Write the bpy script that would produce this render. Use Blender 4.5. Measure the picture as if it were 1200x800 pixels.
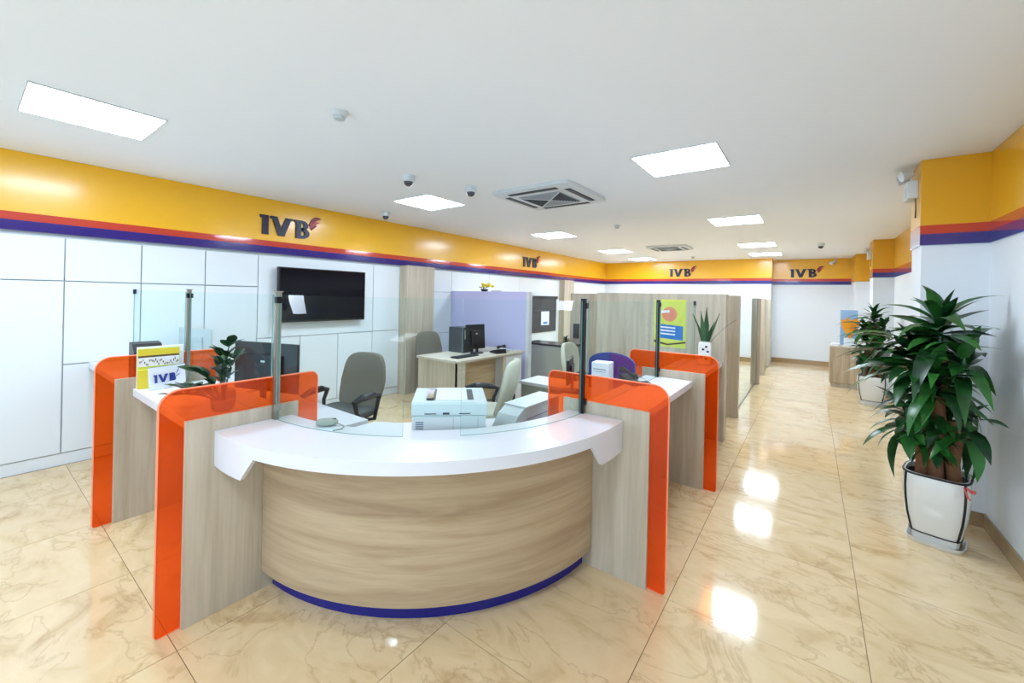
import bpy, bmesh, math, random
from mathutils import Vector, Matrix, Euler
random.seed(7)
PI = math.pi
for o in list(bpy.data.objects): bpy.data.objects.remove(o)
S = bpy.context.scene; C = S.collection

# ---------------------------------------------------------------- camera
cam = bpy.data.objects.new('camera', bpy.data.cameras.new('camera')); C.objects.link(cam)
FPX, PX, PY = 481.1, 588.5, 346.8
cam.data.sensor_width = 36; cam.data.lens = FPX * 36 / 1200
cam.data.shift_x = (600 - PX) / 1200; cam.data.shift_y = (PY - 400) / 1200
YAW, ROLL = math.radians(37.005), 0.0218
cam.matrix_world = Matrix.Translation((0, 0, 1.597)) @ Matrix.Rotation(YAW, 4, 'Z') @ Matrix.Rotation(PI/2, 4, 'X') @ Matrix.Rotation(ROLL, 4, 'Z')
cam.data.clip_start = 0.05
S.camera = cam
# ---------------------------------------------------------------- daylight from the open shopfront behind, exposure
w = bpy.data.worlds.new('world'); S.world = w; w.use_nodes = True
w.node_tree.nodes['Background'].inputs[0].default_value = (0.58, 0.79, 1.0, 1)
w.node_tree.nodes['Background'].inputs[1].default_value = 1.75
S.view_settings.view_transform = 'Standard'; S.view_settings.look = 'None'
S.view_settings.gamma = 1; S.view_settings.exposure = 0.67
PANEL_W = 25.0
CEIL_H = 2.72
# ceiling light panels: (x0, y0)
LIGHTS = [(-4.05, 0.22), (-4.05, 3.16), (-4.05, 6.2), (-4.05, 9.1), (-4.1, 11.2),
          (-1.16, -0.75), (-1.16, 3.21), (-1.16, 6.21), (-1.18, 9.2), (-1.18, 11.1)]  # nearest panel of this row is unseen, added to brighten the curved counter

# ---------------------------------------------------------------- materials
def lin(c):
    return tuple(((v/255)/12.92 if v/255 <= .04045 else ((v/255+.055)/1.055)**2.4) for v in c) + (1,)
def base(name):
    m = bpy.data.materials.new(name); m.use_nodes = True
    return m, m.node_tree.nodes, m.node_tree.links, m.node_tree.nodes['Principled BSDF']
def mat(name, col, rough=.5, metal=0, coat=0, emit=None, es=0, spec=.5, bump=0, bscale=200, var=0):
    m, N, L, b = base(name)
    b.inputs['Base Color'].default_value = lin(col); b.inputs['Roughness'].default_value = rough
    b.inputs['Metallic'].default_value = metal; b.inputs['Coat Weight'].default_value = coat
    b.inputs['Coat Roughness'].default_value = .05; b.inputs['Specular IOR Level'].default_value = spec
    if emit: b.inputs['Emission Color'].default_value = lin(emit); b.inputs['Emission Strength'].default_value = es
    tc = N.new('ShaderNodeTexCoord'); n = N.new('ShaderNodeTexNoise'); n.inputs['Scale'].default_value = bscale
    L.new(tc.outputs['Object'], n.inputs['Vector'])
    mx = N.new('ShaderNodeMixRGB'); mx.blend_type = 'MULTIPLY'
    mx.inputs['Fac'].default_value = var if var else .04
    mx.inputs['Color1'].default_value = lin(col); L.new(n.outputs['Fac'], mx.inputs['Color2']); L.new(mx.outputs[0], b.inputs['Base Color'])
    if bump:
        bp = N.new('ShaderNodeBump'); bp.inputs['Strength'].default_value = bump; bp.inputs['Distance'].default_value = .002
        L.new(n.outputs['Fac'], bp.inputs['Height']); L.new(bp.outputs[0], b.inputs['Normal'])
    return m
def wood(name, c1, c2, axis='z', rough=.45, scale=1.0):
    m, N, L, b = base(name)
    tc = N.new('ShaderNodeTexCoord'); mp = N.new('ShaderNodeMapping')
    s = {'z': (14, 14, .7), 'h': (.9, .9, 13), 'x': (.8, 13, 13), 'y': (13, .8, 13)}[axis]
    mp.inputs['Scale'].default_value = tuple(v*scale for v in s)
    oi = N.new('ShaderNodeObjectInfo'); ad = N.new('ShaderNodeVectorMath'); ad.operation = 'ADD'
    L.new(tc.outputs['Object'], mp.inputs['Vector']); L.new(mp.outputs[0], ad.inputs[0]); L.new(oi.outputs['Location'], ad.inputs[1])
    n = N.new('ShaderNodeTexNoise'); n.inputs['Scale'].default_value = 1; n.inputs['Detail'].default_value = 6; n.inputs['Roughness'].default_value = .62; n.inputs['Distortion'].default_value = .5
    n2 = N.new('ShaderNodeTexNoise'); n2.inputs['Scale'].default_value = 5; n2.inputs['Detail'].default_value = 4
    L.new(ad.outputs[0], n.inputs['Vector']); L.new(ad.outputs[0], n2.inputs['Vector'])
    r = N.new('ShaderNodeValToRGB'); r.color_ramp.elements[0].position = .32; r.color_ramp.elements[1].position = .62
    r.color_ramp.elements[0].color = lin(c2); r.color_ramp.elements[1].color = lin(c1)
    L.new(n.outputs['Fac'], r.inputs[0])
    mx = N.new('ShaderNodeMixRGB'); mx.blend_type = 'MULTIPLY'; mx.inputs[0].default_value = .22
    L.new(r.outputs[0], mx.inputs[1]); L.new(n2.outputs['Fac'], mx.inputs[2]); L.new(mx.outputs[0], b.inputs['Base Color'])
    b.inputs['Roughness'].default_value = rough
    bp = N.new('ShaderNodeBump'); bp.inputs['Strength'].default_value = .12; bp.inputs['Distance'].default_value = .001
    L.new(n2.outputs['Fac'], bp.inputs['Height']); L.new(bp.outputs[0], b.inputs['Normal'])
    return m
def marble(name):
    m, N, L, b = base(name)
    tc = N.new('ShaderNodeTexCoord'); oi = N.new('ShaderNodeObjectInfo'); ad = N.new('ShaderNodeVectorMath'); ad.operation = 'MULTIPLY_ADD'
    ad.inputs[1].default_value = (7.3, 5.1, 3.7)
    L.new(oi.outputs['Location'], ad.inputs[0]); L.new(tc.outputs['Object'], ad.inputs[2])
    mp = N.new('ShaderNodeMapping'); mp.inputs['Rotation'].default_value = (0, 0, .5); mp.inputs['Scale'].default_value = (1.0, 1.7, 1)
    L.new(ad.outputs[0], mp.inputs['Vector'])
    n = N.new('ShaderNodeTexNoise'); n.inputs['Scale'].default_value = 2.6; n.inputs['Detail'].default_value = 8; n.inputs['Roughness'].default_value = .6; n.inputs['Distortion'].default_value = 1.6
    L.new(mp.outputs[0], n.inputs['Vector'])
    r = N.new('ShaderNodeValToRGB'); e = r.color_ramp.elements
    e[0].position = .3; e[0].color = lin((204, 172, 128)); e[1].position = .68; e[1].color = lin((232, 206, 164))
    k = r.color_ramp.elements.new(.46); k.color = lin((224, 196, 152))
    L.new(n.outputs['Fac'], r.inputs[0])
    # thin veins
    n3 = N.new('ShaderNodeTexNoise'); n3.inputs['Scale'].default_value = 1.5; n3.inputs['Detail'].default_value = 7; n3.inputs['Roughness'].default_value = .55; n3.inputs['Distortion'].default_value = .8
    L.new(mp.outputs[0], n3.inputs['Vector'])
    s = N.new('ShaderNodeMath'); s.operation = 'SUBTRACT'; s.inputs[1].default_value = .5; L.new(n3.outputs['Fac'], s.inputs[0])
    a = N.new('ShaderNodeMath'); a.operation = 'ABSOLUTE'; L.new(s.outputs[0], a.inputs[0])
    r2 = N.new('ShaderNodeValToRGB'); r2.color_ramp.elements[0].position = 0; r2.color_ramp.elements[0].color = (1, 1, 1, 1)
    r2.color_ramp.elements[1].position = .014; r2.color_ramp.elements[1].color = (0, 0, 0, 1); L.new(a.outputs[0], r2.inputs[0])
    mu = N.new('ShaderNodeMath'); mu.operation = 'MULTIPLY'; mu.inputs[1].default_value = .32; L.new(r2.outputs[0], mu.inputs[0])
    mx = N.new('ShaderNodeMixRGB'); mx.inputs[2].default_value = lin((160, 118, 78)); L.new(mu.outputs[0], mx.inputs[0]); L.new(r.outputs[0], mx.inputs[1])
    L.new(mx.outputs[0], b.inputs['Base Color'])
    b.inputs['Roughness'].default_value = .09; b.inputs['Specular IOR Level'].default_value = .6
    return m
def sheet_glass(name, tint, refl=1.0, diffuse=None, dfac=0, rough=.0):
    m, N, L, b = base(name); N.remove(b); out = N['Material Output']
    t = N.new('ShaderNodeBsdfTransparent'); t.inputs[0].default_value = tint
    g = N.new('ShaderNodeBsdfGlossy'); g.inputs['Roughness'].default_value = rough
    f = N.new('ShaderNodeFresnel'); f.inputs['IOR'].default_value = 1.45
    mul = N.new('ShaderNodeMath'); mul.operation = 'MULTIPLY'; mul.inputs[1].default_value = refl
    geo = N.new('ShaderNodeNewGeometry'); inv = N.new('ShaderNodeMath'); inv.operation = 'SUBTRACT'; inv.inputs[0].default_value = 1; L.new(geo.outputs['Backfacing'], inv.inputs[1])
    fm = N.new('ShaderNodeMath'); fm.operation = 'MULTIPLY'; L.new(f.outputs[0], fm.inputs[0]); L.new(inv.outputs[0], fm.inputs[1]); L.new(fm.outputs[0], mul.inputs[0])
    src = t
    if diffuse:
        d = N.new('ShaderNodeBsdfDiffuse'); d.inputs[0].default_value = diffuse
        tr = N.new('ShaderNodeBsdfTranslucent'); tr.inputs[0].default_value = diffuse
        a = N.new('ShaderNodeMixShader'); a.inputs[0].default_value = .5; L.new(d.outputs[0], a.inputs[1]); L.new(tr.outputs[0], a.inputs[2])
        k = N.new('ShaderNodeMixShader'); k.inputs[0].default_value = dfac; L.new(t.outputs[0], k.inputs[1]); L.new(a.outputs[0], k.inputs[2]); src = k
    m1 = N.new('ShaderNodeMixShader'); L.new(mul.outputs[0], m1.inputs[0]); L.new(src.outputs[0], m1.inputs[1]); L.new(g.outputs[0], m1.inputs[2])
    L.new(m1.outputs[0], out.inputs[0])
    return m
def leafmat(name, c1, c2):
    m, N, L, b = base(name)
    tc = N.new('ShaderNodeTexCoord'); oi = N.new('ShaderNodeObjectInfo')
    n = N.new('ShaderNodeTexNoise'); n.inputs['Scale'].default_value = 9; L.new(tc.outputs['Object'], n.inputs['Vector'])
    ad = N.new('ShaderNodeMath'); ad.operation = 'ADD'; L.new(n.outputs['Fac'], ad.inputs[0]); L.new(oi.outputs['Random'], ad.inputs[1])
    h = N.new('ShaderNodeMath'); h.operation = 'MULTIPLY'; h.inputs[1].default_value = .5; L.new(ad.outputs[0], h.inputs[0])
    r = N.new('ShaderNodeValToRGB'); r.color_ramp.elements[0].position = .2; r.color_ramp.elements[1].position = .85
    r.color_ramp.elements[0].color = lin(c1); r.color_ramp.elements[1].color = lin(c2); L.new(h.outputs[0], r.inputs[0])
    L.new(r.outputs[0], b.inputs['Base Color']); b.inputs['Roughness'].default_value = .32
    return m

M = {}
M['white_wall'] = mat('white_wall', (236, 240, 244), .55)
M['ceiling'] = mat('ceiling_paint', (246, 249, 252), .9)
M['white_panel'] = mat('white_panel', (232, 238, 242), .28, coat=.25)
M['yellow'] = mat('yellow_gloss', (250, 188, 8), .3, coat=.6); M['yellow'].node_tree.nodes['Principled BSDF'].inputs['Coat Roughness'].default_value = .16
M['yellow_wall'] = mat('yellow_paint', (232, 170, 14), .35, coat=.3)
M['red'] = mat('red_gloss', (200, 52, 30), .18, coat=.8)
M['blue'] = mat('blue_gloss', (32, 22, 124), .16, coat=.8)
M['navy'] = mat('navy_letter', (16, 13, 54), .4)
M['maroon'] = mat('maroon_feather', (140, 34, 40), .35)
M['scarlet'] = mat('red_feather', (205, 60, 50), .35)
M['wood_v'] = wood('grey_oak_vertical', (212, 199, 178), (186, 171, 148), 'z')
M['wood_h'] = wood('oak_horizontal', (204, 180, 146), (174, 147, 114), 'h')
M['wood_top'] = wood('pale_oak_top', (226, 216, 200), (204, 192, 172), 'y')
M['wood_edge'] = wood('oak_partition', (206, 186, 158), (172, 146, 112), 'z')
M['marble'] = marble('cream_marble'); M['grout'] = mat('grout', (120, 95, 66), .7)
M['base'] = mat('tan_skirting', (176, 142, 98), .15, coat=.4, var=.25, bscale=12)
M['white_gloss'] = mat('white_counter', (224, 224, 230), .3, coat=.12)
M['white_plastic'] = mat('white_plastic', (214, 220, 222), .4)
M['pale_grey'] = mat('pale_grey_plastic', (196, 204, 206), .4)
M['kick'] = mat('blue_kick', (22, 26, 130), .25)
M['steel'] = mat('brushed_steel', (178, 172, 160), .28, metal=1)
M['dark_metal'] = mat('dark_metal', (38, 38, 42), .35, metal=.6)
M['black'] = mat('black_plastic', (22, 22, 26), .35)
M['screen'] = mat('black_screen', (8, 10, 20), .12, spec=.25)
M['charcoal'] = mat('charcoal', (58, 62, 68), .45)
M['fabric'] = mat('taupe_fabric', (128, 122, 108), .9, bump=.5, bscale=400, var=.3)
M['fabric_light'] = mat('cream_vinyl', (206, 204, 186), .55)
M['cushion'] = mat('grey_seat_fabric', (92, 94, 92), .9, bump=.5, bscale=400, var=.3)
M['paper'] = mat('paper', (240, 242, 248), .6)
M['lilac'] = mat('lilac_panel', (204, 202, 240), .3, coat=.3)
M['dark_top'] = mat('dark_top', (52, 46, 48), .25)
M['greige'] = mat('greige_panel', (160, 160, 148), .5)
M['soil'] = mat('soil', (48, 40, 34), .95, bump=1, bscale=60, var=.5)
M['cane'] = mat('cane_bark', (142, 96, 62), .85, bump=.8, bscale=50, var=.6)
M['ceramic'] = mat('white_ceramic', (226, 224, 218), .22, coat=.6)
M['ceramic_line'] = mat('black_pot_line', (24, 24, 26), .4)
M['leaf'] = leafmat('dracaena_leaf', (10, 44, 22), (52, 118, 44))
M['leaf2'] = leafmat('glossy_dark_leaf', (16, 44, 26), (44, 88, 50))
M['snake'] = leafmat('snake_leaf', (22, 58, 36), (70, 110, 66))
M['flower'] = mat('yellow_petal', (246, 216, 60), .6)
M['orange_item'] = mat('orange_card', (246, 160, 20), .5)
M['lime'] = mat('lime_print', (214, 222, 90), .4); M['yellow_print'] = mat('yellow_print', (232, 210, 60), .4)
M['sky_print'] = mat('blue_print', (40, 120, 200), .4); M['brown_print'] = mat('brown_print', (90, 66, 40), .4)
M['pink_print'] = mat('coral_print', (232, 140, 110), .4)
M['pale_blue'] = mat('pale_blue_print', (150, 186, 220), .4); M['purple'] = mat('purple_print', (92, 44, 130), .35); M['blue_print'] = mat('indigo_print', (44, 62, 140), .35)
M['red_rib'] = mat('red_ribbon', (214, 92, 80), .6)
M['line_blue'] = mat('grey_line', (120, 130, 150), .5)
M['diffuser'] = mat('light_diffuser', (255, 255, 255), .5, emit=(220, 237, 255), es=PANEL_W)
M['glass'] = sheet_glass('clear_glass', (.94, .988, .982, 1), .28)
M['glass_edge'] = sheet_glass('glass_edge', (.35, .62, .6, 1), 1.0, (.45, .7, .68, 1), .45)
M['orange'] = sheet_glass('orange_acrylic', (1.0, .42, .15, 1), .8, (1.0, .15, .010, 1), .26)
M['orange_edge'] = mat('orange_acrylic_edge', (255, 158, 118), .3)
M['vase'] = sheet_glass('vase_glass', (.8, .84, .86, 1), 1.2)
M['dome'] = mat('smoked_dome', (28, 32, 58), .08, coat=1)
M['ac_dark'] = mat('vent_slot', (58, 66, 78), .6)
M['ac_grille'] = mat('vent_grille', (160, 166, 172), .5)

# ---------------------------------------------------------------- mesh helpers
def s_z(pts):
    d = pts[-1]-pts[0]; m = max((b-a).normalized().z**2 for a, b in zip(pts, pts[1:]))
    return m < .9
class MB:
    def __init__(s): s.b = bmesh.new(); s.mi = 0
    def _fin(s, fs):
        for f in fs: f.material_index = s.mi
    def face(s, pts):
        f = s.b.faces.new([s.b.verts.new(p) for p in pts]); s._fin([f]); return f
    def box(s, x0, x1, y0, y1, z0, z1, bev=0, mt=None):
        x0, x1 = sorted((x0, x1)); y0, y1 = sorted((y0, y1)); z0, z1 = sorted((z0, z1))
        v = [s.b.verts.new((x, y, z)) for x in (x0, x1) for y in (y0, y1) for z in (z0, z1)]
        fs = [s.b.faces.new([v[i] for i in q]) for q in ((0,1,3,2),(4,6,7,5),(0,4,5,1),(2,3,7,6),(0,2,6,4),(1,5,7,3))]
        s._fin(fs)
        if mt is not None:
            for p in v: p.co = mt @ p.co
        if bev:
            r = bmesh.ops.bevel(s.b, geom=list({e for f in fs for e in f.edges}), offset=bev, segments=2, affect='EDGES', profile=.6)
            s._fin(r['faces'])
        return s
    def prism(s, poly, fn, d0, d1):
        """poly = list of 2-D points, fn(a, b, d) -> 3-D"""
        n = len(poly); A = [s.b.verts.new(fn(p[0], p[1], d0)) for p in poly]; B = [s.b.verts.new(fn(p[0], p[1], d1)) for p in poly]
        fs = [s.b.faces.new(A), s.b.faces.new(B[::-1])] + [s.b.faces.new((A[i], B[i], B[(i+1) % n], A[(i+1) % n])) for i in range(n)]
        s._fin(fs); return fs
    def strip(s, rows, close=False):
        """rows of points -> quads"""
        V = [[s.b.verts.new(p) for p in r] for r in rows]; fs = []
        for i in range(len(V) - 1):
            k = len(V[i]) - (0 if close else 1)
            for j in range(k):
                a, b_, c, d = V[i][j], V[i][(j+1) % len(V[i])], V[i+1][(j+1) % len(V[i])], V[i+1][j]
                fs.append(s.b.faces.new((a, b_, c, d)))
        s._fin(fs); return V, fs
    def tube(s, pts, r, n=8):
        pts = [Vector(p) for p in pts]; rows = []
        rr = r if isinstance(r, (list, tuple)) else [r]*len(pts)
        for i, p in enumerate(pts):
            d = (pts[min(i+1, len(pts)-1)] - pts[max(i-1, 0)]).normalized()
            u = d.cross(Vector((0, 0, 1)) if s_z(pts) else Vector((.31, .95, 0))).normalized()
            v = d.cross(u)
            rows.append([p + (u*math.cos(2*PI*k/n) + v*math.sin(2*PI*k/n))*rr[i] for k in range(n)])
        V, fs = s.strip(rows, True)
        s._fin([s.b.faces.new(V[0][::-1]), s.b.faces.new(V[-1])]); return s
    def lathe(s, prof, n=24, c=(0, 0), z=0):
        rows = [[(c[0]+r*math.cos(2*PI*k/n), c[1]+r*math.sin(2*PI*k/n), z+h) for k in range(n)] for r, h in prof]
        V, fs = s.strip(rows, True)
        s._fin([s.b.faces.new(V[0][::-1]), s.b.faces.new(V[-1])]); return s
    def sbox(s, sx, sy, sz, n=5, seg=8, fn=None, c=(0, 0, 0)):
        """rounded box (superellipsoid) of half sizes sx, sy, sz"""
        vd = {}
        def vt(p):
            k = tuple(round(q, 4) for q in p)
            if k not in vd:
                r = sum(abs(q)**n for q in p)**(-1/n)
                q = Vector((p[0]*r*sx, p[1]*r*sy, p[2]*r*sz))
                if fn: q = Vector(fn(q))
                vd[k] = s.b.verts.new(q + Vector(c))
            return vd[k]
        fs = []
        for ax in range(3):
            for sg in (-1, 1):
                for i in range(seg):
                    for j in range(seg):
                        def P(a, b):
                            a = math.tan((2*a/seg-1)*PI/4); b = math.tan((2*b/seg-1)*PI/4); q = [0, 0, 0]; q[ax] = sg; q[(ax+1) % 3] = a; q[(ax+2) % 3] = b; return q
                        q = [vt(P(i, j)), vt(P(i+1, j)), vt(P(i+1, j+1)), vt(P(i, j+1))]
                        if len(set(q)) == 4: fs.append(s.b.faces.new(q if sg > 0 else q[::-1]))
        s._fin(fs); return s
    def mesh(s, name, mats, smooth=False):
        bmesh.ops.recalc_face_normals(s.b, faces=s.b.faces)
        me = bpy.data.meshes.new(name); s.b.to_mesh(me); s.b.free()
        for m in (mats if isinstance(mats, (list, tuple)) else [mats]): me.materials.append(m)
        if smooth:
            for p in me.polygons: p.use_smooth = True
            try: me.set_sharp_from_angle(angle=math.radians(38))
            except Exception: pass
        return me
    def build(s, name, mats, parent=None, smooth=False, loc=(0, 0, 0), rz=0, world=False):
        """world=True: vertices are world coordinates although the object has a parent placed elsewhere"""
        me = s.mesh(name, mats, smooth)
        o = bpy.data.objects.new(name, me); C.objects.link(o); o.location = loc; o.rotation_euler = (0, 0, rz)
        if parent is not None:
            o.parent = parent
            if world:
                mw = root_matrix(parent); me.transform(mw.inverted())
        return o
def root_matrix(o):
    m = Matrix.Translation(o.location) @ o.rotation_euler.to_matrix().to_4x4()
    return (root_matrix(o.parent) @ m) if o.parent else m
def empty(name, label, cat, loc, rz=0, group=None):
    o = bpy.data.objects.new(name, None); C.objects.link(o); o.empty_display_size = .1
    o.location = loc; o.rotation_euler = (0, 0, rz); return tag(o, label, cat, group)
def tag(o, label=None, cat=None, group=None, kind=None):
    if label: o['label'] = label
    if cat: o['category'] = cat
    if group: o['group'] = group
    if kind: o['kind'] = kind
    return o
def struct(name, mb, m, label, cat='wall', smooth=False, parent=None):
    o = mb.build(name, m, smooth=smooth)
    return tag(o, label, cat, kind='structure')
def copy_tree(o, parent=None):
    c = o.copy(); C.objects.link(c)
    if parent is not None: c.parent = parent
    for ch in list(o.children): copy_tree(ch, c)
    return c
XY = lambda a, b, d: (a, b, d)
XZ = lambda a, b, d: (a, d, b)
YZ = lambda a, b, d: (d, a, b)

# ================================================================ THE ROOM
XL, XR, YF, YB, YB2 = -5.32, 1.03, -3.2, 12.6, 13.2
XR2 = 1.12
STEP = -.84
# floor: grout bed with marble tiles as pieces
fl = MB(); fl.box(XL-.2, XR2+.15, YF, YB2+.2, -.08, -.0025)
floor = struct('floor', fl, M['grout'], 'polished cream marble tile floor with brown veins', 'floor')
TX, TY = .8133, .848
xs = [.23 + k*TX for k in range(-8, 4)]; ys = [2.30 + k*TY for k in range(-7, 15)]
tile_cache = {}
for i in range(len(xs)-1):
    for j in range(len(ys)-1):
        x0, x1 = max(xs[i], XL), min(xs[i+1], XR2); y0, y1 = max(ys[j], YF), min(ys[j+1], YB2)
        if x1-x0 < .02 or y1-y0 < .02: continue
        key = (round(x1-x0, 3), round(y1-y0, 3))
        if key not in tile_cache:
            t = MB(); g = .0016; w2, h2 = key[0]/2-g, key[1]/2-g
            t.box(-w2, w2, -h2, h2, -.006, 0); tile_cache[key] = t.mesh('tile', M['marble'])
        o = bpy.data.objects.new('tile', tile_cache[key]); C.objects.link(o); o.parent = floor; o.location = ((x0+x1)/2, (y0+y1)/2, 0)
# ceiling
c_ = MB(); c_.box(XL-.2, XR2+.15, YF, YB2+.2, CEIL_H, CEIL_H+.1); struct('ceiling', c_, M['ceiling'], 'smooth matt white ceiling', 'ceiling')
# left wall
w_ = MB(); w_.box(XL-.2, XL-.03, YF, YB+.7, -.08, CEIL_H)
wl = struct('wall_left', w_, M['pale_grey'], 'left wall clad in large white panels under the yellow band')
def wpanel(y0, y1, z0, z1, g=.0045):
    t = MB(); t.box(XL-.029, XL, y0+g, y1-g, z0+g, z1-g, .0015); t.build('panel', M['white_panel'], wl)
def vcol(yy, zz):
    for a, b in zip(yy, yy[1:]):
        for c, d in zip(zz, zz[1:]): wpanel(a, b, c, d)
ZT = 2.03
vcol([-3.2, -2.2, -1.2, -.6, .03, .572], [.11, 1.645, ZT])
vcol([.572, 1.097, 1.635, 2.174], [.11, .9, 1.645, ZT])
vcol([2.174, 3.80], [1.02, ZT]); vcol([3.80, 4.3], [1.02, ZT]); vcol([2.174, 2.70, 3.235, 3.80, 4.3], [.11, 1.02])
vcol([4.9, 5.5], [.11, .91, 1.646, ZT]); vcol([5.5, 6.6, 7.7, 9.5, 10.5, 11.5, 12.6], [.11, ZT])
t = MB(); t.box(XL-.029, XL-.012, YF, YB, 0, .105)
t.build('plinth_strip', M['white_panel'], wl)
# back walls (a small step at the aisle)
w_ = MB(); w_.box(XL-.1, STEP, YB, YB+.15, 0, CEIL_H); wb = struct('wall_back', w_, M['white_wall'], 'white back wall behind the glass rooms')
w_ = MB(); w_.box(STEP-.1, XR2+.1, YB2, YB2+.15, 0, CEIL_H); w_.box(STEP-.02, STEP, YB+.15, YB2, 0, CEIL_H); struct('wall_end', w_, M['white_wall'], 'white end wall of the aisle beyond the low cabinet')
# right wall + piers
w_ = MB(); w_.box(XR, XR+.25, YF, 4.6, 0, CEIL_H); w_.box(XR2, XR2+.25, 4.6, YB2, 0, CEIL_H); struct('wall_right', w_, M['white_wall'], 'plain white right wall behind the nearest potted plant')
PIERS = [(.672, 4.493, 4.86), (.85, 9.6, 10.1)]
for k, (x, y0, y1) in enumerate(PIERS):
    w_ = MB(); w_.box(x, XR2+.02, y0, y1, 0, CEIL_H)
    struct('wall_pier', w_, M['white_wall'], ['square white pier on the right behind the nearest plant', 'narrower white pier behind the far potted plant'][k])
w_ = MB(); w_.box(.78, XR2, 12.2, YB2, 0, 2.10); struct('wall_corner_casing', w_, M['white_wall'], 'white boxed casing in the far right corner')
# skirting
b_ = MB(); b_.box(XR-.012, XR, YF, 4.481, 0, .1); b_.box(.672, XR, 4.481, 4.493, 0, .1); b_.box(.66, .6719, 4.481, 4.87, 0, .1)
b_.box(XR2-.012, XR2, 4.86, 9.6, 0, .1); b_.box(.838, XR2, 9.588, 9.6, 0, .1)
struct('baseboard_right', b_, M['base'], 'tan stone skirting along the right wall and pier', 'baseboard')
b_ = MB(); b_.box(STEP, .8, YB2-.012, YB2, 0, .12); b_.box(XL, STEP, YB-.012, YB, 0, .12)
struct('baseboard_back', b_, M['base'], 'tan stone skirting along the back wall', 'baseboard')
# colour band: yellow, red, blue
def band(n, side, segs, depth, labels):
    out = []
    for (z0, z1, m, lb) in ((2.212, CEIL_H-.002, 'y', 'yellow'), (2.145, 2.212, 'red', 'red'), (2.06, 2.145, 'blue', 'blue')):
        t = MB()
        for sg in segs: t.box(*sg, z0, z1)
        mm = M['red'] if m == 'red' else M['blue'] if m == 'blue' else (M['yellow'] if side != 'right' else M['yellow_wall'])
        struct('trim_%d' % n, t, mm, 'glossy %s stripe of the colour band along the %s' % (lb, labels), 'trim'); n += 1
    return n
n = band(1, 'left', [(XL-.03, XL+.012, YF, YB)], 0, 'left wall')
n = band(n, 'back', [(XL, STEP, YB-.012, YB+.001)], 0, 'back wall')
n = band(n, 'end', [(STEP+.012, .772, YB2-.012, YB2+.001), (STEP-.001, STEP+.012, YB-.012, YB2)], 0, 'end wall of the aisle')
n = band(n, 'right', [(XR-.01, XR+.001, YF, 4.483), (.672, XR, 4.483, 4.494), (.662, .6719, 4.483, 4.87), (XR2-.01, XR2+.001, 4.87, 9.59), (.85, XR2, 9.59, 9.601), (.84, .8499, 9.59, 10.1), (XR2-.01, XR2+.001, 10.1, 12.19)], 0, 'right wall and piers')
t = MB(); t.box(.772, XR2, 12.19, YB2, 2.101, CEIL_H-.002)
struct('trim_%d' % n, t, M['yellow_wall'], 'plain yellow facing above the corner casing', 'trim')
# wood pilasters on left wall
for (y0, y1, x1, lb) in ((4.3, 4.88, -5.13, 'wood-grain pilaster on the left wall beside the television wall'), (9.55, 10.1, -5.16, 'pale wood pilaster on the left wall beyond the dark noticeboard')):
    t = MB(); t.box(XL-.001, x1, y0, y1, 0, 2.055, .003); tag(t.build('wall_pilaster', M['wood_v']), lb, 'pilaster', kind='structure')

# ================================================================ WALL SIGNS
def arc(cx, cy, rx, ry, a0, a1, n=10):
    return [(cx+rx*math.cos(math.radians(a0+(a1-a0)*k/n)), cy+ry*math.sin(math.radians(a0+(a1-a0)*k/n))) for k in range(n+1)]
def logo_parts(root, h, depth, navy=M['navy'], y0=0, suffix=''):
    def put(name, polys, m):
        t = MB()
        for p in polys: t.prism([(a*h, b*h) for a, b in p], XZ, y0-depth, y0)
        return t.build(name, m, root)
    put('letter', [[(.12, 0), (.42, 0), (.42, 1), (.0, 1), (.0, .88), (.12, .84)]], navy)
    put('letter', [[(.52, 1), (.86, 1), (1.07, .38), (1.26, .86), (1.30, 1), (1.66, 1), (1.66, .9), (1.56, .86), (1.24, 0), (.92, 0), (.62, .86), (.52, .88)]], navy)
    o1 = arc(2.2, .73, .34, .27, 90, -90); i1 = arc(2.2, .73, .1, .12, 90, -90)
    o2 = arc(2.2, .29, .42, .29, 90, -90); i2 = arc(2.2, .29, .15, .13, 90, -90)
    polys = [[(1.86, 0), (2.14, 0), (2.14, 1), (1.74, 1), (1.74, .9), (1.86, .86)]]
    def ring(o, i):
        pre = [(2.14, o[0][1])] + o + [(2.14, o[-1][1])]; pri = [(2.14, i[0][1])] + i + [(2.14, i[-1][1])]
        return [[pre[k], pre[k+1], pri[k+1], pri[k]] for k in range(len(pre)-1)]
    t = MB()
    for p in polys + ring(o1, i1) + ring(o2, i2):
        if (Vector(p[0])-Vector(p[3])).length < 1e-4: continue
        t.prism([(a*h, b*h) for a, b in p], XZ, y0-depth, y0)
    t.build('letter', navy, root)
    def feather(x0, y0_, x1, y1, bul, th):
        L_ = []; R_ = []
        for k in range(9):
            s = k/8; x = x0+(x1-x0)*s; y = y0_+(y1-y0_)*s + bul*math.sin(PI*s)
            wd = th*math.sin(PI*min(.999, .12+s*.86))
            L_.append((x-wd*.35, y+wd*.6)); R_.append((x+wd*.35, y-wd*.6))
        return L_ + R_[::-1]
    put('feather', [feather(2.62, .80, 3.30, 1.26, .16, .16)], M['maroon'])
    put('feather', [feather(2.66, .66, 3.20, 1.02, .10, .11)], M['scarlet'])
    put('feather', [feather(2.72, .55, 3.05, .82, .07, .10)], M['maroon'])
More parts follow.
